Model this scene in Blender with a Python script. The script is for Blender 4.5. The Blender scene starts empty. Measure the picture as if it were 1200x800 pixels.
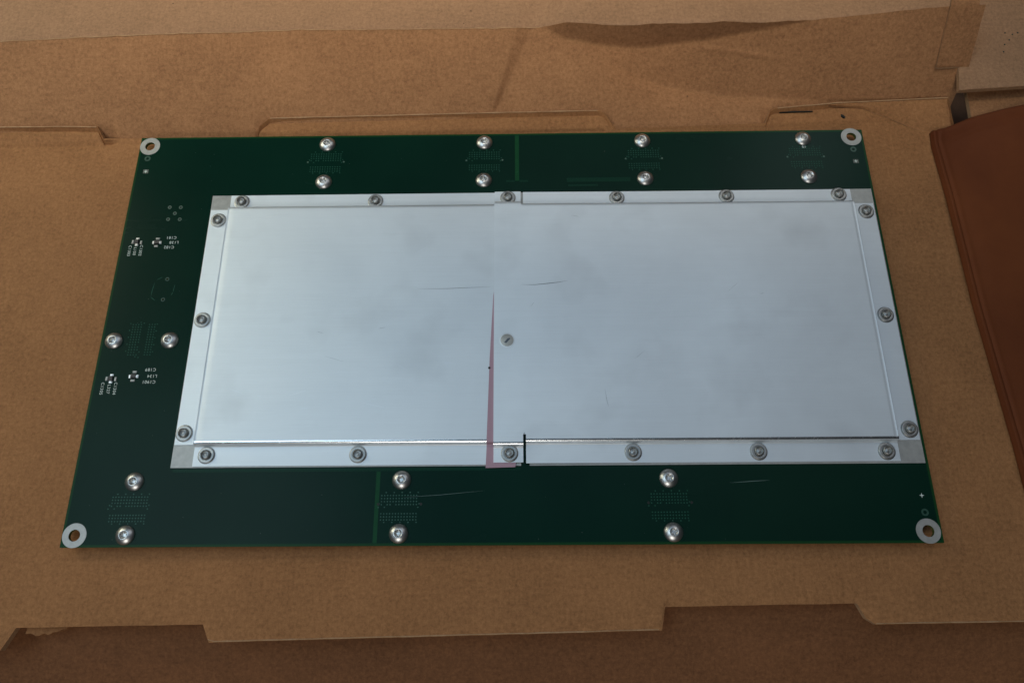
import bpy, bmesh, math, random
from mathutils import Vector, Matrix, noise
random.seed(7)
S = bpy.context.scene
COL = S.collection
R = math.radians
MM = 0.001

# ---------------------------------------------------------------- camera
cam_d = bpy.data.cameras.new('camera')
cam = bpy.data.objects.new('camera', cam_d); COL.objects.link(cam)
cam_d.sensor_width = 36.0
cam_d.lens = 26.01
cam_d.clip_start = 0.01
cam_d.clip_end = 20
cam.location = (0.00959014, -0.12722071, 0.31814432)
cam.rotation_euler = (0.35515994, 0.01382328, -0.00410307)
S.camera = cam

# ---------------------------------------------------------------- world, lamps, exposure
world = bpy.data.worlds.new('World'); S.world = world; world.use_nodes = True
bg = world.node_tree.nodes['Background']
bg.inputs[0].default_value = (0.80, 0.88, 1.0, 1); bg.inputs[1].default_value = 0.015

def area(name, loc, target, size, size_y, energy, color):
    l = bpy.data.lights.new(name, 'AREA'); l.shape = 'RECTANGLE'
    l.size = size; l.size_y = size_y; l.energy = energy; l.color = color
    o = bpy.data.objects.new(name, l); COL.objects.link(o)
    o.location = loc
    o.rotation_euler = (Vector(target) - Vector(loc)).to_track_quat('-Z', 'Y').to_euler()
    return o
def lamp(name, loc, target, sx, sy, energy, color, spread=180):
    o = area(name, loc, target, sx, sy, energy, color); o.data.spread = R(spread); return o
lamp('left_fill', (-0.60, 0.25, 0.35), (-0.28, 0.10, 0), 0.25, 0.25, 0.23, (1.0, 0.96, 0.74), 75)  # added lamp at the left, spread narrowed so its light fades rightwards
lamp('ceiling_light_right', (0.45, 0.65, 1.5), (0.10, 0.10, 0), 1.3, 1.0, 1.6, (0.97, 0.88, 0.92))
lamp('ceiling_light', (-0.10, 0.35, 1.4), (0.0, 0.10, 0), 1.0, 0.8, 1.7, (0.30, 0.60, 0.90))
lamp('ceiling_light_left', (-0.65, -0.06, 1.2), (-0.20, 0.0, 0), 0.8, 0.6, 4.1, (0.64, 0.81, 0.95))
lamp('lamp_behind_viewer', (-0.12, -0.95, 0.80), (-0.05, 0.0, 0), 0.30, 0.30, 2.8, (1.0, 0.95, 0.90))
lamp('far_flap_fill', (0.0, 0.30, 0.9), (0.0, 0.28, 0), 0.5, 0.2, 0.35, (1.0, 0.87, 0.66), 25)  # added narrow lamp that brightens the back and far flaps
lamp('distant_lamp', (0.70, 0.92, 1.25), (0.15, 0.08, 0), 0.20, 0.20, 0.7, (0.85, 0.97, 1.0))

S.view_settings.view_transform = 'Standard'
S.view_settings.look = 'None'
S.view_settings.exposure = 0.0
S.view_settings.gamma = 1.0
S.view_settings.use_curve_mapping = False
S.render.engine = 'CYCLES'
S.render.resolution_x = 1024; S.render.resolution_y = 682

# ---------------------------------------------------------------- materials
def newmat(name):
    m = bpy.data.materials.new(name); m.use_nodes = True
    nt = m.node_tree
    return m, nt, nt.nodes['Principled BSDF']
def N(nt, t, **kw):
    n = nt.nodes.new(t)
    for k, v in kw.items(): setattr(n, k, v)
    return n
def ramp(nt, src, stops):
    r = N(nt, 'ShaderNodeValToRGB'); e = r.color_ramp.elements
    while len(e) < len(stops): e.new(0.5)
    for el, (p, c) in zip(e, stops):
        el.position = p; el.color = (c[0], c[1], c[2], 1) if hasattr(c, '__len__') else (c, c, c, 1)
    nt.links.new(src, r.inputs[0]); return r.outputs[0]
def coords(nt, scale=(1, 1, 1), rot=(0, 0, 0), loc=(0, 0, 0)):
    tc = N(nt, 'ShaderNodeTexCoord'); mp = N(nt, 'ShaderNodeMapping')
    mp.inputs['Scale'].default_value = scale; mp.inputs['Rotation'].default_value = rot
    mp.inputs['Location'].default_value = loc
    nt.links.new(tc.outputs['Object'], mp.inputs[0]); return mp.outputs[0]
def noise_tex(nt, vec, scale, detail=4, rough=0.55, dist=0):
    n = N(nt, 'ShaderNodeTexNoise'); nt.links.new(vec, n.inputs['Vector'])
    n.inputs['Scale'].default_value = scale; n.inputs['Detail'].default_value = detail
    n.inputs['Roughness'].default_value = rough; n.inputs['Distortion'].default_value = dist
    return n.outputs['Fac']
def math_node(nt, op, a, b=None, c=None):
    n = N(nt, 'ShaderNodeMath', operation=op)
    for i, v in enumerate((a, b, c)):
        if v is None: continue
        if isinstance(v, (int, float)): n.inputs[i].default_value = v
        else: nt.links.new(v, n.inputs[i])
    return n.outputs[0]
def mix(nt, fac, a, b, mode='MIX'):
    n = N(nt, 'ShaderNodeMix', data_type='RGBA', blend_type=mode)
    for sock, v in ((n.inputs[0], fac), (n.inputs[6], a), (n.inputs[7], b)):
        if isinstance(v, (int, float)): sock.default_value = v
        elif isinstance(v, tuple): sock.default_value = (*v, 1)
        else: nt.links.new(v, sock)
    return n.outputs[2]
def bump(nt, p, h, strength, dist):
    b = N(nt, 'ShaderNodeBump'); b.inputs['Strength'].default_value = strength
    b.inputs['Distance'].default_value = dist
    nt.links.new(h, b.inputs['Height']); nt.links.new(b.outputs[0], p.inputs['Normal'])

def kraft(name, base, dark, seed=0.0, spread=1.0):
    m, nt, p = newmat(name)
    v = coords(nt, loc=(seed, seed * .7, 0))
    vx = coords(nt, scale=(0.16, 1, 1), loc=(seed, 0, 0))
    vy = coords(nt, scale=(1, 0.16, 1), loc=(0, seed, 0))
    blot = noise_tex(nt, v, 22, 5, .6)
    fib = noise_tex(nt, v, 640, 6, .78, .3)
    fine = noise_tex(nt, v, 1500, 3, .7)
    sx = noise_tex(nt, vx, 700, 3, .6)
    sy = noise_tex(nt, vy, 700, 3, .6)
    a = math_node(nt, 'MULTIPLY', blot, 0.17)
    a = math_node(nt, 'MULTIPLY_ADD', fib, 0.50, a)
    a = math_node(nt, 'MULTIPLY_ADD', sx, 0.09, a)
    a = math_node(nt, 'MULTIPLY_ADD', sy, 0.11, a)
    a = math_node(nt, 'MULTIPLY_ADD', fine, 0.13, a)
    col = ramp(nt, a, [(0.5 - .10 / spread, dark), (0.5 + .10 / spread, base)])
    # dark specks in the recycled fibre
    sp = N(nt, 'ShaderNodeTexVoronoi'); nt.links.new(v, sp.inputs['Vector']); sp.inputs['Scale'].default_value = 95
    gate = noise_tex(nt, v, 40, 1)
    d = math_node(nt, 'LESS_THAN', sp.outputs['Distance'], 0.045)
    g = math_node(nt, 'GREATER_THAN', gate, 0.62)
    col = mix(nt, math_node(nt, 'MULTIPLY', math_node(nt, 'MULTIPLY', d, g), .6), col, (0.03, .018, .01))
    nt.links.new(col, p.inputs['Base Color'])
    p.inputs['Roughness'].default_value = 0.82
    p.inputs['Specular IOR Level'].default_value = 0.25
    wrink = noise_tex(nt, coords(nt, scale=(.35, 1, 1)), 60, 3, .5)
    wv = N(nt, 'ShaderNodeTexWave', bands_direction='Y'); nt.links.new(v, wv.inputs['Vector'])
    wv.inputs['Scale'].default_value = 55; wv.inputs['Distortion'].default_value = .6; wv.inputs['Detail Scale'].default_value = .3
    h = math_node(nt, 'MULTIPLY_ADD', wrink, 1.2, math_node(nt, 'MULTIPLY', fib, .42))
    h = math_node(nt, 'MULTIPLY_ADD', wv.outputs['Fac'], .05, h)
    bump(nt, p, h, 0.55, 0.0006)
    return m
M = {}
M['kraft'] = kraft('kraft_card', (0.435, 0.202, 0.080), (0.238, 0.106, 0.040))
M['kraft_pink'] = kraft('kraft_card_pale', (0.42, 0.237, 0.13), (0.25, 0.139, 0.074), 3.1)
M['kraft_inner'] = kraft('kraft_card_liner', (0.435, 0.212, 0.094), (0.230, 0.106, 0.045), 5.3)
M['kraft_front_shade'] = kraft('kraft_card_front_shade', (0.27, 0.112, 0.044), (0.140, 0.055, 0.021), 8.2)  # darker copy of the kraft, paints the shade on the front flap
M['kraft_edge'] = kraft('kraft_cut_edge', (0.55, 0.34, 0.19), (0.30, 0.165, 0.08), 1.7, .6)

def simple(name, col, rough=.5, metal=0.0, spec=.5, coat=0, vary=0.0, scale=300, bumpd=0, aniso=0):
    m, nt, p = newmat(name)
    v = coords(nt)
    f = noise_tex(nt, v, scale, 4, .6)
    c = ramp(nt, f, [(0.3, tuple(x * (1 - vary) for x in col)), (0.7, tuple(min(1, x * (1 + vary)) for x in col))])
    nt.links.new(c, p.inputs['Base Color'])
    p.inputs['Metallic'].default_value = metal
    r = math_node(nt, 'MULTIPLY_ADD', f, .12, rough - .06)
    nt.links.new(r, p.inputs['Roughness'])
    p.inputs['Specular IOR Level'].default_value = spec
    p.inputs['Coat Weight'].default_value = coat
    p.inputs['Coat Roughness'].default_value = .1
    if bumpd: bump(nt, p, f, .5, bumpd)
    return m

# solder mask: darker over copper, paler in the bare border of the laminate
def mask_mat():
    m, nt, p = newmat('solder_mask')
    tc = N(nt, 'ShaderNodeTexCoord'); sep = N(nt, 'ShaderNodeSeparateXYZ'); nt.links.new(tc.outputs['Object'], sep.inputs[0])
    ax = math_node(nt, 'ABSOLUTE', sep.outputs[0]); ay = math_node(nt, 'ABSOLUTE', sep.outputs[1])
    ex = math_node(nt, 'SUBTRACT', .181, ax); ey = math_node(nt, 'SUBTRACT', .100, ay)
    e = math_node(nt, 'MINIMUM', ex, ey)
    rim = ramp(nt, math_node(nt, 'MULTIPLY', e, 500), [(0.0, 1.0), (0.42, .9), (0.6, 0.0)])
    v = coords(nt)
    cloud = noise_tex(nt, v, 24, 3, .5)
    fine = noise_tex(nt, v, 900, 3, .6)
    base = ramp(nt, cloud, [(0.35, (.0022, .0195, .0125)), (0.7, (.0032, .0250, .0155))])
    base = mix(nt, math_node(nt, 'MULTIPLY', fine, .35), base, (.004, .029, .018))
    col = mix(nt, rim, base, (.010, .052, .016))
    # side walls: yellowish laminate
    geo = N(nt, 'ShaderNodeNewGeometry'); s2 = N(nt, 'ShaderNodeSeparateXYZ'); nt.links.new(geo.outputs['Normal'], s2.inputs[0])
    side = math_node(nt, 'LESS_THAN', s2.outputs[2], 0.5)
    col = mix(nt, side, col, (.085, .10, .030))
    nt.links.new(col, p.inputs['Base Color'])
    sm = noise_tex(nt, coords(nt, scale=(.4, 1, 1)), 35, 4, .6)
    nt.links.new(math_node(nt, 'MULTIPLY_ADD', sm, .05, .24), p.inputs['Roughness'])
    p.inputs['Specular IOR Level'].default_value = .08
    bump(nt, p, math_node(nt, 'MULTIPLY_ADD', cloud, .6, math_node(nt, 'MULTIPLY', fine, .03)), .12, .0004)
    return m
M['mask'] = mask_mat()
M['mask_pale'] = simple('solder_mask_bare', (.0085, .062, .024), .25, spec=.08, vary=.1)
M['mask_faint'] = simple('solder_mask_relief', (.0052, .038, .022), .28, spec=.08, vary=.15, scale=2500)
M['via_green'] = simple('via_ring_green', (.022, .075, .052), .35, vary=.25, scale=900)
M['via_pale'] = simple('via_ring_pale', (.085, .16, .12), .4, vary=.2, scale=900)
M['tin'] = simple('tinned_pad', (.41, .41, .385), .42, metal=.35, vary=.12, scale=350)
M['tin_dark'] = simple('dull_fiducial', (.10, .12, .10), .5, vary=.1)
M['steel'] = simple('screw_steel', (.66, .66, .64), .38, metal=1.0, vary=.08, scale=2500, bumpd=.00004)
M['rivet'] = simple('rivet_steel', (.44, .44, .42), .45, metal=1.0, vary=.10, scale=2500)
M['dark_hole'] = simple('dark_hole', (.006, .010, .008), .6)
M['silk'] = simple('white_print', (.70, .78, .72), .6, vary=.1)
M['chip'] = simple('chip_body', (.03, .027, .026), .5, vary=.2)
M['solder'] = simple('solder_joint', (.85, .86, .85), .3, metal=.7, vary=.1)
M['pink'] = simple('pink_film', (.44, .275, .335), .5, vary=.05, scale=80)
M['black_plastic'] = simple('connector_plastic', (.02, .02, .02), .5)
M['scuff'] = simple('dark_scuff', (.10, .12, .14), .5, metal=.5)
M['bright_scratch'] = simple('bright_scratch', (.85, .88, .9), .3, metal=.8)
M['mask_scratch'] = simple('mask_scratch', (.10, .16, .14), .4)
M['grey_pin'] = simple('grey_pin', (.46, .46, .43), .5, metal=.5, vary=.1, scale=900)
M['table'] = simple('table_top', (.10, .06, .042), .9, spec=.05, vary=.3, scale=60)

def alu_mat(name, tone, mott):
    m, nt, p = newmat(name)
    v = coords(nt)
    brush = noise_tex(nt, coords(nt, scale=(.02, 1, 1)), 2600, 3, .6)
    brush2 = noise_tex(nt, coords(nt, scale=(.012, 1, 1), loc=(3, 1, 0)), 420, 3, .6)
    cloud = noise_tex(nt, v, 16, 4, .55, .4)
    spots = noise_tex(nt, coords(nt, loc=(1.3, 4.1, 0)), 34, 3, .5)
    k = math_node(nt, 'MULTIPLY_ADD', math_node(nt, 'SUBTRACT', brush, .5), .07, tone)
    k = math_node(nt, 'MULTIPLY_ADD', math_node(nt, 'SUBTRACT', brush2, .5), .035, k)
    k = math_node(nt, 'MULTIPLY_ADD', math_node(nt, 'SUBTRACT', cloud, .5), mott, k)
    thumb = ramp(nt, spots, [(0.54, 0.0), (0.80, 1.0)])
    k = math_node(nt, 'SUBTRACT', k, math_node(nt, 'MULTIPLY', thumb, .10))
    tint = N(nt, 'ShaderNodeCombineColor')
    nt.links.new(math_node(nt, 'MULTIPLY', k, .92), tint.inputs[0]); nt.links.new(math_node(nt, 'MULTIPLY', k, .975), tint.inputs[1])
    nt.links.new(k, tint.inputs[2])
    nt.links.new(tint.outputs[0], p.inputs['Base Color'])
    p.inputs['Metallic'].default_value = .80
    r = math_node(nt, 'MULTIPLY_ADD', cloud, .12, .50)
    nt.links.new(r, p.inputs['Roughness'])
    bump(nt, p, math_node(nt, 'ADD', brush, math_node(nt, 'MULTIPLY', cloud, 2.0)), .25, .00005)
    return m
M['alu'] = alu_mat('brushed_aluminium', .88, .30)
M['alu_left_shade'] = alu_mat('brushed_aluminium_left_shade', .835, .24)  # toned-down copy, paints the brightness step at the seam

def brown_mat():
    m, nt, p = newmat('reddish_brown_sheet')
    v = coords(nt)
    c = ramp(nt, noise_tex(nt, v, 14, 4, .6), [(.3, (.12, .030, .009)), (.7, (.21, .058, .016))])
    f = noise_tex(nt, v, 700, 4, .7)
    c = mix(nt, math_node(nt, 'MULTIPLY', f, .25), c, (.09, .022, .008))
    nt.links.new(c, p.inputs['Base Color']); p.inputs['Roughness'].default_value = .72
    p.inputs['Specular IOR Level'].default_value = .2
    bump(nt, p, math_node(nt, 'MULTIPLY_ADD', f, .3, noise_tex(nt, v, 45, 3)), .4, .0006)
    return m
M['brown'] = brown_mat()

# ---------------------------------------------------------------- object helpers
def link(name, me, mats, parent=None, loc=(0, 0, 0), rotz=0):
    o = bpy.data.objects.new(name, me); COL.objects.link(o)
    if me is not None:
        for m in (mats if isinstance(mats, (list, tuple)) else [mats]):
            if m is not None and len(me.materials) < (len(mats) if isinstance(mats, (list, tuple)) else 1): me.materials.append(m)
    o.location = loc; o.rotation_euler = (0, 0, rotz)
    if parent is not None: o.parent = parent
    return o
def tomesh(bm, name, smooth=False):
    bmesh.ops.recalc_face_normals(bm, faces=bm.faces)
    me = bpy.data.meshes.new(name); bm.to_mesh(me); bm.free()
    if smooth:
        for p in me.polygons: p.use_smooth = True
    return me
def thing(name, label, cat, loc=(0, 0, 0)):
    o = link(name, None, None, loc=loc); o['label'] = label; o['category'] = cat; return o

def prism(pts, z0, z1, holes=(), name='prism', bevel=0):
    """outline in metres, optional round holes (x, y, r), extruded z0..z1"""
    bm = bmesh.new(); edges = []
    def loop(ps):
        vs = [bm.verts.new((x, y, z1)) for x, y in ps]
        for i in range(len(vs)): edges.append(bm.edges.new((vs[i], vs[(i + 1) % len(vs)])))
    loop(pts)
    for hx, hy, hr in holes:
        loop([(hx + hr * math.cos(a * math.tau / 40), hy + hr * math.sin(a * math.tau / 40)) for a in range(40)])
    if holes:
        bmesh.ops.triangle_fill(bm, use_beauty=True, edges=edges)
    else:
        bmesh.ops.contextual_create(bm, geom=edges)
    for f in bm.faces:
        if f.normal.z < 0: f.normal_flip()
    r = bmesh.ops.extrude_face_region(bm, geom=list(bm.faces))
    for v in r['geom']:
        if isinstance(v, bmesh.types.BMVert): v.co.z = z0
    bmesh.ops.recalc_face_normals(bm, faces=bm.faces)
    if bevel:
        es = [e for e in bm.edges if len(e.link_faces) == 2 and e.calc_face_angle(0) > .8 and all(abs(v.co.z - z1) < 1e-7 for v in e.verts)]
        bmesh.ops.bevel(bm, geom=es, offset=bevel, segments=2, affect='EDGES')
    return tomesh(bm, name)
def rect(x0, y0, x1, y1): return [(x0, y0), (x1, y0), (x1, y1), (x0, y1)]
def mm(pts): return [(x * MM, y * MM) for x, y in pts]

def lathe(prof, seg, name, mats_idx=None, smooth=True):
    bm = bmesh.new(); rings = []
    for r, z in prof:
        if r < 1e-7: rings.append([bm.verts.new((0, 0, z))])
        else: rings.append([bm.verts.new((r * math.cos(i * math.tau / seg), r * math.sin(i * math.tau / seg), z)) for i in range(seg)])
    for k in range(len(rings) - 1):
        a, b = rings[k], rings[k + 1]
        for i in range(seg):
            j = (i + 1) % seg
            if len(a) == 1: f = bm.faces.new((a[0], b[i], b[j]))
            elif len(b) == 1: f = bm.faces.new((a[i], b[0], a[j]))
            else: f = bm.faces.new((a[i], b[i], b[j], a[j]))
            if mats_idx: f.material_index = mats_idx[k]
    return tomesh(bm, name, smooth)

def sheet(name, us, vs, P, thick, mats, parent, smooth=True, keep=None):
    """thick sheet: P(u, v) -> top point; second material on the cut edges"""
    bm = bmesh.new(); nu, nv = len(us), len(vs)
    top = [[bm.verts.new(P(u, v)) for v in vs] for u in us]
    bot = [[bm.verts.new(Vector(top[i][j].co) - Vector((0, 0, thick))) for j in range(nv)] for i in range(nu)]
    for i in range(nu - 1):
        for j in range(nv - 1):
            bm.faces.new((top[i][j], top[i + 1][j], top[i + 1][j + 1], top[i][j + 1])).smooth = smooth
            bm.faces.new((bot[i][j], bot[i][j + 1], bot[i + 1][j + 1], bot[i + 1][j])).smooth = smooth
    def side(a, b):
        for k in range(len(a) - 1):
            f = bm.faces.new((a[k], a[k + 1], b[k + 1], b[k])); f.material_index = 1
    side([t[0] for t in top], [t[0] for t in bot]); side([t[-1] for t in bot], [t[-1] for t in top])
    side(bot[0], top[0]); side(top[-1], bot[-1])
    bmesh.ops.recalc_face_normals(bm, faces=bm.faces)
    me = bpy.data.meshes.new(name); bm.to_mesh(me); bm.free()
    # keep cut edges crisp against smooth faces
    try: me.set_sharp_from_angle(angle=R(50))
    except Exception: pass
    return link(name, me, mats, parent)

def lin(a, b, n): return [a + (b - a) * i / (n - 1) for i in range(n)]
def pw(x, pts):
    if x <= pts[0][0]: return pts[0][1]
    for (x0, y0), (x1, y1) in zip(pts, pts[1:]):
        if x <= x1: return y0 + (y1 - y0) * (x - x0) / max(x1 - x0, 1e-9)
    return pts[-1][1]
def ss(a, b, x):
    t = min(1, max(0, (x - a) / (b - a))); return t * t * (3 - 2 * t)
def merge(xs, extra):
    out = sorted(set([round(x, 4) for x in list(xs) + list(extra)])); return out
def nz(x, y, s, k=0.0): return noise.noise(Vector((x * s + k, y * s - k, k * 1.7)))

# ================================================================ the setting
tt = link('tabletop', prism(rect(-.9, -.8, .9, 1.1), -.13, -.10, name='tabletop'), M['table'])
tt['kind'] = 'structure'

# ================================================================ cardboard carton the board lies on
box = thing('cardboard_box', 'large worn brown corrugated cardboard box lying under the green circuit board, flaps folded open', 'cardboard box', (0, 0, -.10))
def inbox(o): o.location = (0, 0, .10); return o

inbox(link('box_body', prism(rect(-.29, -.112, .205, .095), -.10, -.0032, name='box_body'), M['kraft_inner'], box))

# main panel (mm); fold lines at both long sides with locking tabs beyond them
TOPE = [(-300, 110.6), (-222.8, 110.6), (-206.8, 110), (-203.4, 103.6), (-124.6, 103.0), (-123.4, 109.6), (-118.5, 113.6), (6, 115.6),
        (50.5, 116.2), (53.5, 115), (59.2, 106.2), (135.6, 108.4), (138.4, 115.2), (141, 116.4), (173, 119), (229, 120.8), (229.6, 118), (231, 100)]
BOTE = [(-300, -140.5), (-200.2, -139.4), (-195.8, -130.8), (-119.8, -129.8), (-116.6, -136.6), (-60, -135.4), (65.2, -132.8), (67.1, -123.9), (144.6, -122.9),
        (147.4, -128.6), (151, -130.9), (209, -130.2), (231, -129.6), (330, -128.8)]
TOPE2 = TOPE + [(330, 100)]
def foldy(x): return 109.2 + .0183 * x - 5.0
def main_P(x, v):
    y0, y1 = pw(x, BOTE), pw(x, TOPE2)
    y0 += .12 * nz(x, 3, .12); y1 += .12 * nz(x, 9, .12)
    y = y0 + (y1 - y0) * v
    z = 0.0
    f = foldy(x)
    if y > f: z += (y - f) * .24                        # tab bends up past the score line
    z -= .55 * math.exp(-((y - f) / 1.3) ** 2) * ss(-.1, .1, math.sin(x * .02) + 1.2) * (1 if y1 > f + 3 else .3)   # score groove
    z += (.95 * math.exp(-((y1 - y - .9) / .6) ** 2) - .8 * math.exp(-((y1 - y - 2.5) / .45) ** 2)) * (1 if y1 > f + 3 else 0)          # crushed lip catches light
    z -= .45 * ss(4, 0, y - y0)                          # pressed edge
    out = ss(0, 40, max(abs(x) - 190, 0)) + ss(104, 135, abs(y))
    z += out * 1.0 * nz(x, y, .018, 2.0)
    return (x * MM, y * MM, z * MM)
xs = merge(lin(-300, 330, 190), [p[0] for p in TOPE] + [p[0] for p in BOTE])
vs = [0, .004, .008, .014, .022, .035] + lin(.06, .88, 22) + lin(.89, .955, 8) + lin(.957, 1.0, 56)
o = inbox(sheet('box_panel', xs, vs, main_P, 3.0 * MM, [M['kraft'], M['kraft_edge']], box))
o['label'] = 'flat kraft panel directly under the board, notched along both long edges'

# back wall: rises away from the fold, crumpled; x, t (distance up the slope)
TOPT = [(-330, 54), (-258, 55.3), (-213, 56.7), (-103, 57.2), (6, 54.9), (24, 55.8), (50, 52.9), (77, 51.4), (94, 50.2), (130, 49.2), (164, 50.6), (221, 52.2), (246, 52.6)]
SL = R(20)
def wall_h(x, t):
    """relief in mm measured off the sloping plane"""
    tt_ = pw(x, TOPT); h = 0.0
    h += -4.2 * math.exp(-(t / 8.5) ** 2) * (1 if pw(x, TOPE) > foldy(x) + 3 else .35)                        # dips under the tabs
    # diagonal crease, left bank dark
    cx = -3.9 + (t - 8.6) * .46
    if t > 6:
        d = x - cx; w = 1.5 + (t - 6) * .15; dep = 1.9 * ss(6, 22, t)
        h += -dep * (ss(-w, 0, d) if d < 0 else math.exp(-d / 30.0))
    # lens-shaped curl below the top crease
    lo = pw(x, [(18, 56.5), (24, 54.6), (33, 49.2), (50, 46.0), (77, 44.2), (112, 44.8), (150, 49.2), (166, 51.2), (190, 57.5)])
    if 18 < x < 190 and t > lo:
        h += (t - lo) * 1.15 * ss(18, 30, x)
    # large dented region on the right: steep above, gentle below
    b = pw(x, [(40, 46), (59, 36), (85, 26.5), (116, 19), (160, 16), (208, 10), (245, 9)])
    if x > 40:
        k = ss(40, 90, x)
        h += k * (.48 * max(t - b, 0) - .34 * min(t, b) * ss(0, 5, t))
    # scratches / soft ridges
    h += .7 * math.exp(-((t - (41 - (x - 105) * .18)) / 1.0) ** 2) * ss(100, 108, x) * ss(150, 128, x)
    h += .15 * math.exp(-((t - 26 - (x + 40) * .01) / 1.5) ** 2) * ss(-60, -100, x)
    h += .9 * nz(x, t, .022, 5) + .35 * nz(x, t * 2, .07, 9)
    h += .5 * math.exp(-((x - 219 - (t - 26) * .11) / 1.0) ** 2) * ss(24, 28, t)
    return h
def wall_P(x, v):
    top = pw(x, TOPT) + .3 * nz(x, 1, .15)
    b = 0.0 if x < 229 else 0
    t = b + (top - b) * v
    h = wall_h(x, t)
    xx = x
    if x > 225: xx = 225 + (x - 225) * (pw(t, [(0, 5.5), (7, 6.8), (20, 9.6), (25.8, 11.8), (26.5, 12.0), (58, 13.5)]) / 20.0)
    y = 109.2 + .0183 * x - 5.5 + t * math.cos(SL) - h * math.sin(SL)
    z = -.9 + t * math.sin(SL) + h * math.cos(SL)
    return (xx * MM, y * MM, z * MM)
xs = merge(lin(-330, 245, 330), [225, 229] + lin(-16, 24, 70))
o = inbox(sheet('back_flap', xs, lin(0, 1, 64), wall_P, 2.6 * MM, [M['kraft_inner'], M['kraft_edge']], box))
o['label'] = 'creased back flap behind the board with a diagonal dent'

# far flap beyond the top crease
def far_P(x, v):
    a = Vector(wall_P(x, 1.0)) / MM
    y = a.y - .02 + v * 150
    z = a.z - .42 + .9 * (1 - math.exp(-v * 120)) * .6 - v * 3 + 1.4 * nz(x, y, .015, 3) * ss(0, .2, v) + .4
    return (x * MM, y * MM, z * MM)
o = inbox(sheet('far_flap', merge(lin(-330, 226.5, 160), []), [0, .004, .012, .03, .06] + lin(.1, 1, 14), far_P, 2.6 * MM, [M['kraft_pink'], M['kraft_edge']], box))
o['label'] = 'paler far flap along the top of the frame'

# front wall dropping away from the viewer-side fold
def front_P(x, v):
    y = -112 - v * 190
    s = max(0, -y - 114)
    z = -3.25 - s * .42 - 3.0 * (1 - math.exp(-s / 9.0)) + .9 * nz(x, y, .02, 7)
    return (x * MM, y * MM, z * MM)
o = inbox(sheet('front_flap', lin(-330, 330, 90), [0, .01, .02, .04, .06, .08] + lin(.1, 1, 40), front_P, 2.6 * MM, [M['kraft_front_shade'], M['kraft_edge']], box))
o['label'] = 'front flap, shade painted in, sloping down along the bottom of the frame'

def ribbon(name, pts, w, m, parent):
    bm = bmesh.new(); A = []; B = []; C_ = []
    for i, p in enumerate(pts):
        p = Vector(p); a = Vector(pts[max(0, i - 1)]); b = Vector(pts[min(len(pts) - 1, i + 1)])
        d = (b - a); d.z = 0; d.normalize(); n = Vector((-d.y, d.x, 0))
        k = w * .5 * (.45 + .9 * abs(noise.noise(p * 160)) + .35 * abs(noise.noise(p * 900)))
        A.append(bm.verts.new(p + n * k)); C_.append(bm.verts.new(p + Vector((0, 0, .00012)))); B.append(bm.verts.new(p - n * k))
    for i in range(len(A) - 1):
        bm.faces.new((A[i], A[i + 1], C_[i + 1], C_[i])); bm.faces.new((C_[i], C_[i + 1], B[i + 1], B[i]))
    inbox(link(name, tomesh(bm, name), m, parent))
def up(p, dz): return (p[0], p[1], p[2] + dz * MM)
ribbon('crease_highlight', [up(wall_P(x, 1.0), .12) for x in lin(-300, 22, 150)], .0007, M['kraft_edge'], box)  # pale strip painting the highlight along the top crease
def vlip(x, d): y0, y1 = pw(x, BOTE), pw(x, TOPE2); return 1 - d / (y1 - y0)
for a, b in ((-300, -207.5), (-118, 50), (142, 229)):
    ribbon('tab_lip', [up(main_P(x, vlip(x, .9)), .06) for x in lin(a, b, 90)], .0008, M['kraft_edge'], box)  # pale strip painting the light caught by the far tab lips
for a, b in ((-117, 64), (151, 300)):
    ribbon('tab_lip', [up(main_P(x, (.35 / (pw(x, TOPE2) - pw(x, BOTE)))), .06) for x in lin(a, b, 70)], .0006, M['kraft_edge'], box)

def ragged(pts, amp=.35, step=2.0):
    out = []
    for (x0, y0), (x1, y1) in zip(pts, pts[1:] + pts[:1]):
        n = max(1, int(math.hypot(x1 - x0, y1 - y0) / step))
        for k in range(n):
            t = k / n; a = random.uniform(-amp, amp) if k else 0
            L = math.hypot(x1 - x0, y1 - y0) or 1
            out.append((x0 + (x1 - x0) * t - (y1 - y0) / L * a, y0 + (y1 - y0) * t + (x1 - x0) / L * a))
    return out
# torn liner left on the front flap, in the left notch
me = prism(mm(ragged([(-194.5, -128), (-172, -128), (-181, -132.4), (-188, -133.8), (-194, -133.2)], .5, 1.5)), -.0078, -.0045, name='torn_liner')
o = inbox(link('torn_liner', me, M['kraft'], box)); 
# raised liner blister near the upper right corner of the board
def blister_P(x, v):
    lowc = pw(x, [(168, 116.8), (186, 115.2), (200, 109.6), (210, 104.2), (218, 102.2), (228, 102)])
    y = lowc + (pw(x, TOPE2) - 1.6 - lowc) * v
    z = Vector(main_P(x, 0)).z / MM
    f = foldy(x); z = .18 + (max(0, y - f) * .24) + .9 * ss(0, .25, v) + .1
    return (x * MM, y * MM, z * MM)
inbox(sheet('lifted_liner', lin(168, 228.5, 50), lin(0, 1, 12), blister_P, .2 * MM, [M['kraft'], M['kraft_edge']], box))
# little tear slits on the upper right tab
for pts in ([(143, 113.5), (150, 114.1), (160, 114.1), (160, 113.8), (150, 113.6)], [(174.5, 112.5), (175.6, 112), (176.4, 110.6), (175.8, 110.2), (174.4, 111.4)]):
    inbox(link('tear', prism(mm(pts), .0008, .00245 if pts[0][0] < 150 else .0016, name='tear'), M['dark_hole'], box))
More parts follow.
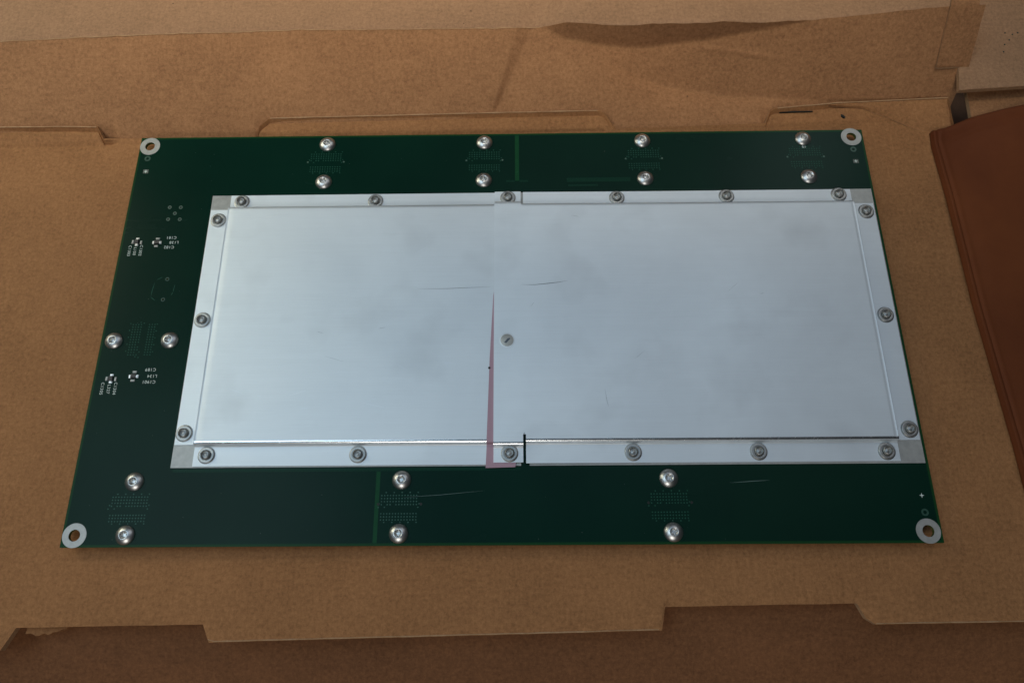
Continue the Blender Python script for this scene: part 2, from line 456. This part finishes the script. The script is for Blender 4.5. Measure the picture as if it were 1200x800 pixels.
# side flap at the upper right: pale panel, lower strip and the folded corner
def side_P(u, v):
    # u across (0 left), v up
    xl = pw(v, [(0, 229.9), (.3, 232.5), (1, 246)]); x = xl + u * 75
    yb = 118.2 + u * 6.0; y = yb + v * 64
    z = 12 + .7 * ss(0, .12, v) - 1.8 * u + 1.3 * nz(x, y, .03, 4) * ss(0, .2, v)
    return (x * MM, y * MM, z * MM)
o = inbox(sheet('side_flap', lin(0, 1, 40), lin(0, 1.2, 40), side_P, 2.4 * MM, [M['kraft_pink'], M['kraft_edge']], box))
o['label'] = 'pale flap at the upper right corner with small black specks'
for sx, sy in ((259.5, 152), (257.6, 144.6), (260.6, 147.5), (263, 151), (266, 152), (256, 140)):
    inbox(link('speck', lathe([(0, .0004), (.00035, .0002), (.00042, 0)], 8, 'speck'), M['dark_hole'], box, ))
    bpy.data.objects[-1] if False else None
    COL.objects[-1].location = (sx * MM, sy * MM, .10 + .0137)
def low_P(u, v):
    x = 239.6 + u * 80 - .8 * (1 - v); y = 96 + v * 34 + u * 4
    z = 1.5 + 3.0 * v + .5 * nz(x, y, .05)
    return (x * MM, y * MM, z * MM)
inbox(sheet('side_strip', lin(0, 1, 30), lin(0, 1, 20), low_P, 2.6 * MM, [M['kraft_inner'], M['kraft_edge']], box))
def corner_P(u, v):
    t = 29.0 + v * 31
    xl = 219.6 + (t - 26.3) * .03; xr = 233.2 + (t - 26.3) * .05
    x = xl + (xr - xl) * u
    a = Vector(wall_P(226, min(1, t / 58))) / MM
    y = a.y + (t - min(58, t)) + .05 * (x - 226); z = a.z + 1.2 + .5 * (1 - ss(0, .12, u)) + (t - min(58, t)) * .3
    return (x * MM, y * MM, z * MM)
inbox(sheet('folded_corner', lin(0, 1, 20), lin(0, 1, 24), corner_P, .9 * MM, [M['kraft_inner'], M['kraft_edge']], box))

# ================================================================ reddish brown sheet at the right
bs = thing('brown_sheet', 'glossy reddish brown folded sheet with a raised hem at the right edge of the frame', 'sheet', (.30, 0, .0005))
def brown_P(u, v):
    xl = pw(v, [(0, 222.5), (.35, 221.2), (.62, 218.2), (.85, 217.8), (.97, 216.6), (1, 217.5)])
    d = u * 110; x = xl + d
    ytop = pw(x, [(216, 99.4), (218, 101.3), (225, 103.0), (238, 108.2), (267, 114.6), (330, 127)])
    y = -150 + (ytop + 150) * v
    e = ytop - y
    z = 2.6 + .25 * math.exp(-((d - 1.4) / 1.0) ** 2) - .55 * math.exp(-((d - 2.7) / .35) ** 2) + .25 * math.exp(-((d - 4.4) / .9) ** 2)
    z -= 1.6 * ss(.8, 0, d)
    z += .6 * math.exp(-((e - 2.5) / 2.2) ** 2) * ss(2, 5, d) - .6 * math.exp(-((e - 7.5) / 1.6) ** 2) * ss(3, 8, d) - 1.2 * ss(1.0, 0, e)
    z += ss(225, 260, x) * ss(60, 110, y) * 3.0 + .9 * nz(x, y, .025, 6) * ss(4, 12, d)
    return ((x - 300) * MM, y * MM, z * MM)
us = [0, .002, .004, .007, .010, .014, .018, .022, .026, .030, .035, .040, .046, .052, .06, .075] + lin(.09, 1, 40)
sheet('sheet_surface', us, lin(0, .9, 60) + lin(.905, 1, 40), brown_P, .8 * MM, [M['brown'], M['brown']], bs)

# ================================================================ the circuit board
ZT, TH = 5.6, 1.6
pcb = thing('circuit_board', 'dark green printed circuit board with bright aluminium shield covers and steel screws', 'circuit board')
W2, H2 = 181.0, 100.0
HOLES = [(-176.0, 95.0), (175.2, 95.8), (175.5, -95.3), (-175.8, -95.2)]
small_holes = [(-155.6, 21.3, .45), (-156.0, 10.9, .45)]
link('board_panel', prism(mm(rect(-W2, -H2, W2, H2)), (ZT - TH) * MM, ZT * MM, holes=[(x * MM, y * MM, 2.4 * MM) for x, y in HOLES] + [(x * MM, y * MM, r * MM) for x, y, r in small_holes], name='board_panel'), M['mask'], pcb)

def place(me, name, mats, parent, x, y, z, rotz=0):
    return link(name, me, mats, parent, (x * MM, y * MM, z * MM), rotz)
# mounting pads (plated rings round the four corner holes)
pad_me = lathe([(.0024, 0), (.0024, .00008), (.0050, .00008), (.0050, 0)], 48, 'mounting_pad', smooth=False)
pad_me.materials.append(M['tin'])
for x, y in HOLES: place(pad_me, 'mounting_pad', None, pcb, x, y, ZT)

def ringmesh(ro, ri, h=.00005, seg=20):
    return lathe([(ri, 0), (ri, h), (ro, h), (ro, 0)], seg, 'ring', smooth=False)
def discmesh(r, h=.00004, seg=16): return lathe([(0, h), (r, h), (r, 0)], seg, 'disc', smooth=False)
# ring fiducials, cross fiducials
r1 = ringmesh(.00150, .00075); r1.materials.append(M['via_green'])
r2 = ringmesh(.00090, .00058); r2.materials.append(M['via_pale'])
d1 = discmesh(.00058, .00003); d1.materials.append(M['dark_hole'])
for x, y in ((-176.1, 87.8), (175.1, 88.5), (175.6, -87.8)):
    place(r1, 'test_ring', None, pcb, x, y, ZT)
for x, y in ((-160.5, 59.8), (-155.1, 59.7), (-157.5, 56.4), (-160.3, 53.2), (-154.6, 53.1)):
    o = place(r2, 'connector_hole', None, pcb, x, y, ZT); place(d1, 'hole_centre', None, o, 0, 0, 0)
r3 = ringmesh(.00095, .00055); r3.materials.append(M['via_green'])
for x, y, _ in small_holes:
    o = place(r3, 'small_hole_ring', None, pcb, x, y, ZT)
def star(n, ro, ri):
    return [((ro if k % 2 == 0 else ri) * math.cos(k * math.pi / n + math.pi / 2), (ro if k % 2 == 0 else ri) * math.sin(k * math.pi / n + math.pi / 2)) for k in range(2 * n)]
cross_me = prism(star(4, .00105, .00032), 0, .00007, name='cross_mark'); cross_me.materials.append(M['silk'])
sq_me = prism(rect(-.0013, -.0011, .0013, .0011), 0, .00003, name='square_window'); sq_me.materials.append(M['tin_dark'])
for x, y, sq in ((-175.7, 80.3, 1), (175.2, 81.6, 1), (175.6, -80.9, 0)):
    o = place(cross_me, 'cross_mark', None, pcb, x, y, ZT + .002)
    if sq: place(sq_me, 'square_window', None, o, 0, 0, -.002)

# pale copper-free strips and faint relief patches in the mask
def patch(name, x0, y0, x1, y1, m, h=.03):
    link(name, prism(mm(rect(x0, y0, x1, y1)), ZT * MM, (ZT + h) * MM, name=name), m, pcb)
patch('copper_gap', 7.6, 72.6, 9.6, 98.9, M['mask_pale'])
patch('copper_gap', 3.2, 71.9, 7.4, 73.0, M['mask_faint']); patch('copper_gap', 9.8, 71.9, 14.0, 73.0, M['mask_faint'])
patch('copper_gap', -51.9, -98.9, -50.2, -69.5, M['mask_pale'])
patch('copper_gap', -139.0, -69.3, 9.0, -68.0, M['mask_faint'])
patch('copper_gap', 33.0, 71.6, 64.0, 73.9, M['mask_faint'])
patch('copper_gap', 33.6, 69.2, 48.0, 70.2, M['mask_faint'])
for x, y in ((-83.0, 72.0),): pass

# fields of vias between each pair of screws
def via_field(cx, cy, rot, strong, seed):
    rnd = random.Random(seed); bm = bmesh.new()
    def dot(x, y, r):
        vs = [bm.verts.new((x + r * math.cos(a * math.tau / 8), y + r * math.sin(a * math.tau / 8), .00004)) for a in range(8)]
        bm.faces.new(vs)
        lo = [bm.verts.new((v.co.x, v.co.y, 0)) for v in vs]
        for i in range(8): bm.faces.new((vs[i], lo[i], lo[(i + 1) % 8], vs[(i + 1) % 8]))
    for row, n in ((5, 13), (4, 13), (3, 13), (2, 13), (-1, 13), (-2, 13), (-3, 13)):
        for c in range(n):
            if row == 2 and c in (1, 4): continue
            dot((c - 6) * .00122 + row * .0, (row - 1) * .00125, .00030)
    for c in range(5):
        dot((c - 1.5) * .00335 - .0005, 5.0 * .00125, .0003); dot((c - 2) * .00335 + .0008, -4.8 * .00125, .0003)
    for sx in (-.0082, .0084): dot(sx, .0016, .0003); dot(sx - .0004, .0001, .0003)
    dot(-.006, .00015, .0003)
    me = tomesh(bm, 'via_field')
    o = link('via_field', me, strong, pcb, (cx * MM, cy * MM, ZT * MM), rot)
    o['kind'] = 'stuff'; return o
M['via_lo'] = simple('via_dots_faint', (.020, .090, .060), .35, spec=.08, vary=.3, scale=900)
M['via_mid'] = simple('via_dots_mid', (.045, .120, .095), .35, spec=.08, vary=.3, scale=900)
TOPF = [-86.5, -7.6, 71.3, 151.0]; BOTF = [-154.6, -41.2, 71.5]
patch_me = prism(rect(-.0082, -.0052, .0082, .0062), 0, .00002, name='field_patch'); patch_me.materials.append(M['mask_faint'])
dia = discmesh(.00045); dia.materials.append(M['via_pale'])
dhole = discmesh(.0006); dhole.materials.append(M['dark_hole'])
for i, x in enumerate(TOPF):
    f = via_field(x, 84.2, 0, M['via_lo'], i)
    for sx in (-8.9, 9.0): place(dia, 'alignment_dot', None, pcb, x + sx, 84.6, ZT)
for i, x in enumerate(BOTF):
    f = via_field(x - .6, -84.6, 0, M['via_mid'] if i < 2 else M['via_lo'], 10 + i)
    if i: 
        for sx in (-8.9, 8.9): place(dhole, 'alignment_hole', None, pcb, x + sx - .3, -83.2, ZT)
via_field(-162.6, -8.8, R(90), M['via_lo'], 20)

# pan head screws with cross recess
def screw_mesh():
    bm = bmesh.new(); Rr, Hh = 4.0, 1.9; nr, ns = 30, 56; rings = []
    def hgt(x, y):
        r = math.hypot(x, y)
        z = Hh * (1 - (r / Rr) ** 2.2) ** .72 if r < Rr else 0
        z = max(z, 0)
        a, b = abs(x), abs(y)
        w = .34; L = 1.45
        inside = 0
        for p, q in ((a, b), (b, a)):
            inside = max(inside, ss(w + .16, w - .10, q) * ss(L + .12, L - .5, p))
        inside = max(inside, ss(1.0, .7, r))
        z -= .6 * ss(1.8, 1.0, r)
        dep = 1.15
        return z * 1.0 - inside * dep
    c = bm.verts.new((0, 0, hgt(0, 0) * MM))
    for k in range(1, nr + 1):
        r = Rr * (1 - (1 - k / nr) ** 1.15); rings.append([bm.verts.new((r * math.cos(a * math.tau / ns) * MM, r * math.sin(a * math.tau / ns) * MM, hgt(r * math.cos(a * math.tau / ns), r * math.sin(a * math.tau / ns)) * MM + .00035)) for a in range(ns)])
    c.co.z += .00035
    rings.append([bm.verts.new((v.co.x, v.co.y, 0)) for v in rings[-1]])
    for i in range(ns):
        bm.faces.new((c, rings[0][i], rings[0][(i + 1) % ns]))
    for k in range(len(rings) - 1):
        for i in range(ns):
            j = (i + 1) % ns
            bm.faces.new((rings[k][i], rings[k + 1][i], rings[k + 1][j], rings[k][j]))
    me = tomesh(bm, 'screw_head', True); me.materials.append(M['steel'])
    try: me.set_sharp_from_angle(angle=R(60))
    except Exception: pass
    return me
sm = screw_mesh()
conn_me = prism(rect(-.009, -.008, .009, .008), 0, .004 - .00001, name='connector'); conn_me.materials.append(M['black_plastic'])
for x in TOPF:
    for y in (94.8, 73.0): place(sm, 'screw', None, pcb, x + random.uniform(-.2, .2), y, ZT, random.uniform(0, 1.5))
    place(conn_me, 'connector', None, pcb, x, 84, 0)
for x in BOTF:
    for y in (-73.2, -95.2): place(sm, 'screw', None, pcb, x + random.uniform(-.2, .2), y, ZT, random.uniform(0, 1.5))
    place(conn_me, 'connector', None, pcb, x, -84, 0)
for x in (-175.0, -149.6): place(sm, 'screw', None, pcb, x, -9.4, ZT, random.uniform(0, 1.5))
place(conn_me, 'connector', None, pcb, -162.3, -9, 0, R(90))

# small parts and white print on the left
body_me = prism(rect(-.0012, -.0009, .0012, .0009), 0, .0009, name='chip_body', bevel=.0001); body_me.materials.append(M['chip'])
end_me = prism(rect(-.00055, -.0007, .00055, .0007), 0, .0007, name='solder_end', bevel=.00025); end_me.materials.append(M['solder'])
tiny_me = prism(rect(-.0009, -.00045, .0009, .00045), 0, .0004, name='chip_capacitor', bevel=.00015); tiny_me.materials.append(M['tin'])
cap_me = prism(rect(-.0005, -.00045, .0005, .00045), 0, .0005, name='capacitor_middle', bevel=.0001); cap_me.materials.append(M['solder'])
def chip_group(x, y, rot):
    o = place(body_me, 'chip_inductor', None, pcb, x, y, ZT, rot)
    for s in (-1, 1): place(end_me, 'solder_end', None, o, s * 1.55, -.15, 0)
    c, s_ = math.cos(rot), math.sin(rot)
    for dx, dy in ((.1, 2.0), (-.2, -2.0)):
        t = place(tiny_me, 'chip_capacitor', None, pcb, x + dx * c - dy * s_, y + dx * s_ + dy * c, ZT, rot)
chip_group(-163.5, 40.6, 0)
chip_group(-173.2, 40.9, R(90))
chip_group(-163.0, -26.3, 0)
chip_group(-173.0, -27.4, R(90))
def text(body, x, y, rot, size, sx=1.0):
    cu = bpy.data.curves.new('print_' + body, 'FONT'); cu.body = body; cu.size = size * MM; cu.align_x = 'LEFT'; cu.align_y = 'CENTER'
    cu.extrude = .00001; cu.space_character = 1.15
    t = bpy.data.objects.new('printed_text', cu); COL.objects.link(t)
    dg = bpy.context.evaluated_depsgraph_get(); me = bpy.data.meshes.new_from_object(t.evaluated_get(dg))
    bpy.data.objects.remove(t)
    me.materials.clear(); me.materials.append(M['silk'])
    o = link('printed_text', me, None, pcb, (x * MM, y * MM, (ZT + .03) * MM), rot); o.scale = (sx, 1, 1)
# rotated half a turn: first letter at the right
text('C181', -154.6, 43.2, R(180), 2.0); text('L138', -153.2, 40.6, R(180), 2.0); text('C182', -155.0, 38.1, R(180), 2.0)
text('C189', -153.6, -23.2, R(180), 2.0); text('L134', -152.6, -26.2, R(180), 2.0); text('C1901', -152.9, -28.9, R(180), 2.0)
text('C1303', -176.2, 39.2, R(-90), 1.9); text('L150', -173.6, 38.2, R(-90), 1.9); text('C1302', -170.8, 39.4, R(-90), 1.9)
text('C1305', -176.4, -29.0, R(-90), 1.9); text('L327', -173.4, -30.0, R(-90), 1.9); text('C1304', -170.6, -29.0, R(-90), 1.9)
text('J9', 151.9, 90.6, R(180), 2.4)

# scratches: slim slivers lying on a surface
def sliver(name, pts, w, z, m, parent, z0=None):
    bm = bmesh.new(); L = []; Rr = []
    n = len(pts)
    for i, (x, y) in enumerate(pts):
        if z0 is not None: z = z0(x, y)
        a = pts[max(0, i - 1)]; b = pts[min(n - 1, i + 1)]
        d = Vector((b[0] - a[0], b[1] - a[1])).normalized(); k = w * math.sin(math.pi * (i + .35) / (n - .3)) * .5
        L.append(bm.verts.new(((x - d.y * k) * MM, (y + d.x * k) * MM, z * MM))); Rr.append(bm.verts.new(((x + d.y * k) * MM, (y - d.x * k) * MM, z * MM)))
    for i in range(n - 1): bm.faces.new((L[i], Rr[i], Rr[i + 1], L[i + 1]))
    r = bmesh.ops.extrude_face_region(bm, geom=list(bm.faces))
    for v in r['geom']:
        if isinstance(v, bmesh.types.BMVert): v.co.z -= .00002
    link(name, tomesh(bm, name), m, parent)
def curve_pts(pts, n=9):
    out = []
    for k in range(n):
        t = k / (n - 1) * (len(pts) - 1); i = min(int(t), len(pts) - 2); f = t - i
        out.append((pts[i][0] * (1 - f) + pts[i + 1][0] * f, pts[i][1] * (1 - f) + pts[i + 1][1] * f))
    return out
sliver('scratch', curve_pts([(97, -75.2), (106, -74.6), (113.6, -74.2)]), .28, ZT + .03, M['mask_scratch'], pcb)
sliver('scratch', curve_pts([(-40, -80.4), (-25, -79.5), (-6, -77.8)]), .16, ZT + .03, M['mask_scratch'], pcb)

for pts in ([(-161.2, 19.6), (-161.8, 15.5), (-161.9, 12.2)], [(-151.6, 18.4), (-151.9, 14.6)], [(-161.9, 12.2), (-159.5, 10.4)], [(-152.6, 13.0), (-151.9, 14.6)], [(-160.4, 21.0), (-158, 22.4)]):
    sliver('outline_trace', curve_pts(pts, 6), .34, ZT + .03, M['via_lo'], pcb)

# shield frame soldered to the board, broken where the slot is
FX0, FX1, FY0, FY1 = -140.0, 179.6, -67.5, 65.6
fw = 9.0
fr = [(FX0, FY0), (9.4, FY0), (9.4, FY0 + 14.5), (13.0, FY0 + 14.5), (13.0, FY0), (FX1, FY0), (FX1, FY1), (FX0, FY1)]
bm_ = prism(mm(fr[:]), ZT * MM, (ZT + .5) * MM, name='shield_frame')
link('shield_frame', bm_, M['tin'], pcb)
ZF = ZT + .52                                    # underside of the lids
LH, TK = 2.6, .5
M['alu_highlight'] = simple('highlight_bend', (.90, .95, .98), .26, metal=1.0, vary=.03, scale=500)  # brighter, smoother strip that paints the highlight on the lower bend

# profile of a bent edge: distance inward from the flange/wall corner -> height
BEND = [(-.90, 0.0), (-.60, .05), (-.30, .20), (-.08, .65), (.07, 1.4), (.20, 2.0), (.48, 2.27), (.95, 2.46), (1.5, 2.56), (1.95, 2.60)]
BSIDE = [(-.28, 0.0), (-.05, .0), (.0, .05), (.05, .9), (.10, 1.9), (.16, 2.4), (.35, 2.60), (.85, 2.45), (1.35, 2.46), (2.1, 2.60)]
def bend(d): return pw(d, BEND)
def bside(d): return pw(d, BSIDE)
def lid(label, x0, x1, y0, y1, ix0, ix1, slots=(), raise_=None, iny=None, outy=None):
    """x0..y1 outer flange box, ix0/ix1 raised panel ends (None = open side)"""
    bm = bmesh.new()
    ey = (57.9, -58.2)
    bx = [x0, x1]
    for ix, s in ((ix0, 1), (ix1, -1)):
        if ix is not None: bx += [ix + s * d for d, _ in BSIDE]
    X = set(round(v, 3) for v in bx + lin(x0, x1, 46))
    for s in slots: X |= {round(s[0], 3), round(s[1], 3)}
    if raise_: X |= {round(v, 3) for v in (10.9, 12, 14, 17, 20, 26, 33)}
    X = sorted(X)
    def yrows(x):
        it, ib = (ey if iny is None else iny(x)); ot, ob = ((y1, y0) if outy is None else outy(x))
        rows = [ob, ob + .2, (ob + ib - .9) / 2] + [ib + d for d, _ in BEND] + lin(ib + 2.4, ib + 4.4, 3) + lin(ib + 8, it - 8, 22) + lin(it - 5.6, it - 2.4, 3) + [it - d for d, _ in reversed(BEND)] + [(ot + it + .9) / 2, ot - .2, ot]
        return rows
    nb = len(BEND)
    def zt(x, y):
        it, ib = (ey if iny is None else iny(x))
        ds = [it - y, y - ib]; z = bend(min(ds))
        if ix0 is not None: ds.append(x - ix0); z = min(z, bside(x - ix0))
        if ix1 is not None: ds.append(ix1 - x); z = min(z, bside(ix1 - x))
        r = raise_(x) if raise_ else 0
        inner = ss(4, 30, min(ds))
        return ZF + TK + z + r + inner * .22 * nz(x, y, .02, 3)
    cols_t, cols_b = [], []
    # make a column on either side of each slot edge so that the slot can be cut
    for x in X:
        rows = yrows(x)
        cols_t.append([bm.verts.new((x * MM, y * MM, zt(x, y) * MM)) for y in rows])
        cols_b.append([bm.verts.new((x * MM, y * MM, (zt(x, y) - TK) * MM)) for y in rows])
    nr = len(cols_t[0])
    present = {}
    for i in range(len(X) - 1):
        xm = (X[i] + X[i + 1]) / 2; it, ib = (ey if iny is None else iny(xm))
        for j in range(nr - 1):
            ym = (cols_t[i][j].co.y + cols_t[i][j + 1].co.y + cols_t[i + 1][j].co.y + cols_t[i + 1][j + 1].co.y) / 4 / MM
            drop = False
            if ix0 is not None and xm < ix0 + .0 and (ym > it - .4 or ym < ib + .4): drop = True
            if ix1 is not None and xm > ix1 - .0 and (ym > it - .4 or ym < ib + .4): drop = True
            for (a, b, lo, hi) in slots:
                if a < xm < b and lo < ym < hi: drop = True
            if not drop: present[(i, j)] = 1
    def q(*v):
        try:
            f = bm.faces.new(v); f.smooth = True; return f
        except ValueError: return None
    for (i, j) in present:
        t, b = cols_t, cols_b
        f = q(t[i][j], t[i + 1][j], t[i + 1][j + 1], t[i][j + 1])
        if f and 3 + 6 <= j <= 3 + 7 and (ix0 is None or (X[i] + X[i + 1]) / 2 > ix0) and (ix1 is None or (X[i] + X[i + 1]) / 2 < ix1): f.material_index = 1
        q(b[i][j], b[i][j + 1], b[i + 1][j + 1], b[i + 1][j])
        for (di, dj, va, vb) in ((-1, 0, (i, j), (i, j + 1)), (1, 0, (i + 1, j), (i + 1, j + 1)), (0, -1, (i, j), (i + 1, j)), (0, 1, (i, j + 1), (i + 1, j + 1))):
            if (i + di, j + dj) not in present:
                f = q(t[va[0]][va[1]], t[vb[0]][vb[1]], b[vb[0]][vb[1]], b[va[0]][va[1]])
                if f: f.smooth = False
    for v in [v for v in bm.verts if not v.link_faces]: bm.verts.remove(v)
    me = tomesh(bm, 'shield_lid')
    try: me.set_sharp_from_angle(angle=R(55))
    except Exception: pass
    o = link('shield_lid', me, [M['alu_left_shade'] if ix0 is not None else M['alu'], M['alu_highlight']], pcb); o['label'] = label
    return o
lidL = lid('left aluminium shield cover, its right edge tucked under the other cover', -139.6, 7.0, -67.0, 65.3, -130.6, None)
def rz(x): return pw(x, [(-5, .56), (10.7, .56), (13, .54), (40, .3), (80, .0)])
def iny(x): return (59.0, -59.5) if x < 10.9 else (57.9, -58.2)
def outy(x): return (65.5, -66.3) if x < 10.9 else (65.2, -66.7)
lidR = lid('right aluminium shield cover with a round hole near its left edge, overlapping the other cover', -2.3, 179.0, -66.7, 65.2, None, 169.2,
           slots=[(10.35, 11.55, -70, -54.6), (10.25, 11.35, 57.2, 70)], raise_=rz, iny=iny, outy=outy)
# pink film between the covers
ZTOP = ZF + TK + LH
def zL(x, y):
    d = min(57.9 - y, y + 58.2, x + 130.6); return ZTOP + ss(4, 30, d) * .22 * nz(x, y, .02, 3) + .035
def zR(x, y):
    d = min(57.9 - y, y + 58.2, 169.2 - x); return ZTOP + rz(x) + ss(4, 30, d) * .22 * nz(x, y, .02, 3) + .035
def film():
    bm = bmesh.new(); A = []; B = []
    wl = [(62, -1.8), (25, -.3), (12, .15), (10, .55), (-20, 2.0), (-57, 3.1), (-66.9, 3.45)]
    wl = sorted((a, b) for a, b in wl)
    ys = [50 - 2.5 * k for k in range(42)] + [-56, -56.8, -57.2, -57.6, -57.86, -58.0, -58.1, -58.2, -58.3, -58.5, -58.8, -59.1, -59.5, -62, -66.9]
    ys = [y for y in ys if y > -55.5] + [y for y in ys if y <= -55.5 and y not in [50 - 2.5 * k for k in range(42)]]
    for y in ys:
        w = pw(y, wl)
        z = ZF + TK + bend(y + 58.2) + ss(4, 30, min(57.9 - y, y + 58.2)) * .22 * nz(-3, y, .02, 3) + .10
        A.append(bm.verts.new(((-2.1 - w) * MM, y * MM, z * MM))); B.append(bm.verts.new((1.5 * MM, y * MM, z * MM)))
    for k in range(len(A) - 1): bm.faces.new((A[k], B[k], B[k + 1], A[k + 1]))
    z = ZF + TK + .10
    c, d, e, f, g = [bm.verts.new((px * MM, py * MM, z * MM)) for px, py in ((7.2, -66.9), (6.9, -68.2), (-5.6, -68.5), (1.5, -66.0), (7.2, -66.0))]
    bm.faces.new((A[-1], B[-1], c, d, e)); 
    q = [bm.verts.new((px * MM, py * MM, z * MM)) for px, py in ((1.55, -66.0), (7.2, -66.0), (7.2, -66.88), (1.55, -66.88))]
    bm.faces.new(q)
    bm.verts.remove(f); bm.verts.remove(g)
    r_ = bmesh.ops.extrude_face_region(bm, geom=list(bm.faces))
    for v in r_['geom']:
        if isinstance(v, bmesh.types.BMVert): v.co.z -= .00005
    return tomesh(bm, 'pink_film')
link('pink_film', film(), M['pink'], pcb)
M['fine_scuff'] = simple('fine_scuff', (.80, .85, .90), .35, metal=.9)
rs = random.Random(5)
def scuffs(n, x0, x1, zf, parent, m, wmax=.07):
    bm = bmesh.new()
    for _ in range(n):
        x = rs.uniform(x0, x1); y = rs.uniform(-52, 52); L = rs.uniform(1.5, 9) ** 1.0; a = rs.gauss(.12, .5); bend_ = rs.uniform(-.05, .05)
        w = rs.uniform(.03, wmax); prev = None
        for k in range(6):
            t = k / 5; px = x + math.cos(a + bend_ * t) * L * t; py = y + math.sin(a + bend_ * t) * L * t
            ww = w * math.sin(math.pi * (t * .9 + .05)); z = zf(px, py) - .012
            p = bm.verts.new((px * MM, (py + ww) * MM, z * MM)); q_ = bm.verts.new((px * MM, (py - ww) * MM, z * MM))
            if prev: bm.faces.new((prev[0], prev[1], q_, p))
            prev = (p, q_)
    o = link('fine_scuffs', tomesh(bm, 'fine_scuffs'), m, parent); o['kind'] = 'stuff'
scuffs(26, -124, -12, zL, lidL, M['fine_scuff'])
scuffs(16, 12, 155, zR, lidR, M['fine_scuff'])
scuffs(4, -124, -12, zL, lidL, M['scuff'], .045)
scuffs(5, 12, 155, zR, lidR, M['scuff'], .045)
def dust(n, region, z, parent, m, rmax):
    bm = bmesh.new()
    for _ in range(n):
        x = rs.uniform(region[0], region[2]); y = rs.uniform(region[1], region[3]); rr = rs.uniform(.08, rmax)
        vs_ = [bm.verts.new(((x + rr * rs.uniform(.5, 1) * math.cos(a * math.tau / 6)) * MM, (y + rr * rs.uniform(.5, 1) * math.sin(a * math.tau / 6)) * MM, (z + .03) * MM)) for a in range(6)]
        tp = bm.verts.new((x * MM, y * MM, (z + .03 + rr * .5) * MM))
        for a in range(6): bm.faces.new((vs_[a], vs_[(a + 1) % 6], tp))
    o = link('dust', tomesh(bm, 'dust'), m, parent); o['kind'] = 'stuff'
M['dust'] = simple('dust_fleck', (.16, .20, .18), .8)
dust(22, (-178, -98, 178, -70), ZT, pcb, M['dust'], .20)
dust(14, (-178, 69, 178, 98), ZT, pcb, M['dust'], .18)
dust(12, (-178, -60, -143, 60), ZT, pcb, M['dust'], .18)
# round hole in the right cover with a pin below: dark ringed disc
hole = link('access_hole', lathe([(0, .00005), (.00285, .00005), (.0029, .00002), (.0032, .00009), (.0034, 0)], 40, 'access_hole', [0, 0, 1, 1]), [M['grey_pin'], M['alu']], lidR, (3.6 * MM, -12.2 * MM, zR(3.6, -12.2) * MM))
link('pin_slot', prism([(-.0013, -.0011), (-.0004, -.0014), (.0013, .0005), (.0014, .0011), (.0003, .0009)], 0, .00008, name='pin_slot'), M['scuff'], hole, (0, 0, .00005))
# scuffs on the covers
sliver('scratch', curve_pts([(-37.5, 13.6), (-24, 13.5), (-14, 13.9), (-4.2, 14.1)], 12), .18, 0, M['scuff'], lidL, zL)
sliver('scratch', curve_pts([(10, 14.9), (16, 14.7), (22, 15.3), (27, 15.9), (31.6, 16.8)], 12), .26, 0, M['scuff'], lidR, zR)
sliver('scratch', curve_pts([(46, -35), (46.6, -40), (47.2, -43)], 6), .10, 0, M['scuff'], lidR, zR)
for pts in ([(-108, 29), (-97, 30.5), (-86, 32.5)], [(-118, 50), (-100, 54)], [(-92, -37), (-84, -34.5)], [(-60, -40), (-48, -43)], [(-96, 37), (-80, 39)]):
    sliver('scratch', curve_pts(pts, 6), .12, 0, M['bright_scratch'], lidL, zL)
for pts in ([(-1, -51.5), (4.5, -56)], [(60, -14), (72, -14.6)]):
    sliver('scratch', curve_pts(pts, 6), .12, 0, M['bright_scratch'], lidR, zR)
link('speck', lathe([(0, .0003), (.0004, .0002), (.0006, 0)], 8, 'speck'), M['dark_hole'], lidL, (-4.2 * MM, -24.9 * MM, zL(-4.2, -24.9) * MM))
# clinched fasteners along the flanges
riv = lathe([(0, .00135), (.0006, .00125), (.0011, .00095), (.0014, .0010), (.0015, .0020), (.00165, .0022), (.0019, .00205), (.00198, .0018), (.0020, .0003), (.00218, .00025), (.00225, .00068), (.0032, .00085), (.0034, .00075), (.0035, .0005), (.0035, .00010), (.0038, .00001), (.0038, -.0001)], 40, 'rivet')
riv.materials.append(M['rivet'])
try: riv.set_sharp_from_angle(angle=R(50))
except Exception: pass
ZR = ZF + TK + .01
RL = [(-125, 61.6), (-60, 61.3), (-60.1, -62.4), (-125, -62.3), (-136, -52.7), (-135.6, 0), (-135.2, 51.6)]
RR = [(4.1, 62.0), (56.6, 61.6), (109.4, 61.9), (163.3, 62.2), (174.8, 52.8), (174.5, -.4), (175.2, -53.1), (163.9, -62.5), (110, -62.3), (56.9, -62.3), (4.5, -62.5)]
for x, y in RL: place(riv, 'rivet', None, lidL, x, y, ZR)
for x, y in RR: place(riv, 'rivet', None, lidR, x, y, ZR + rz(x))
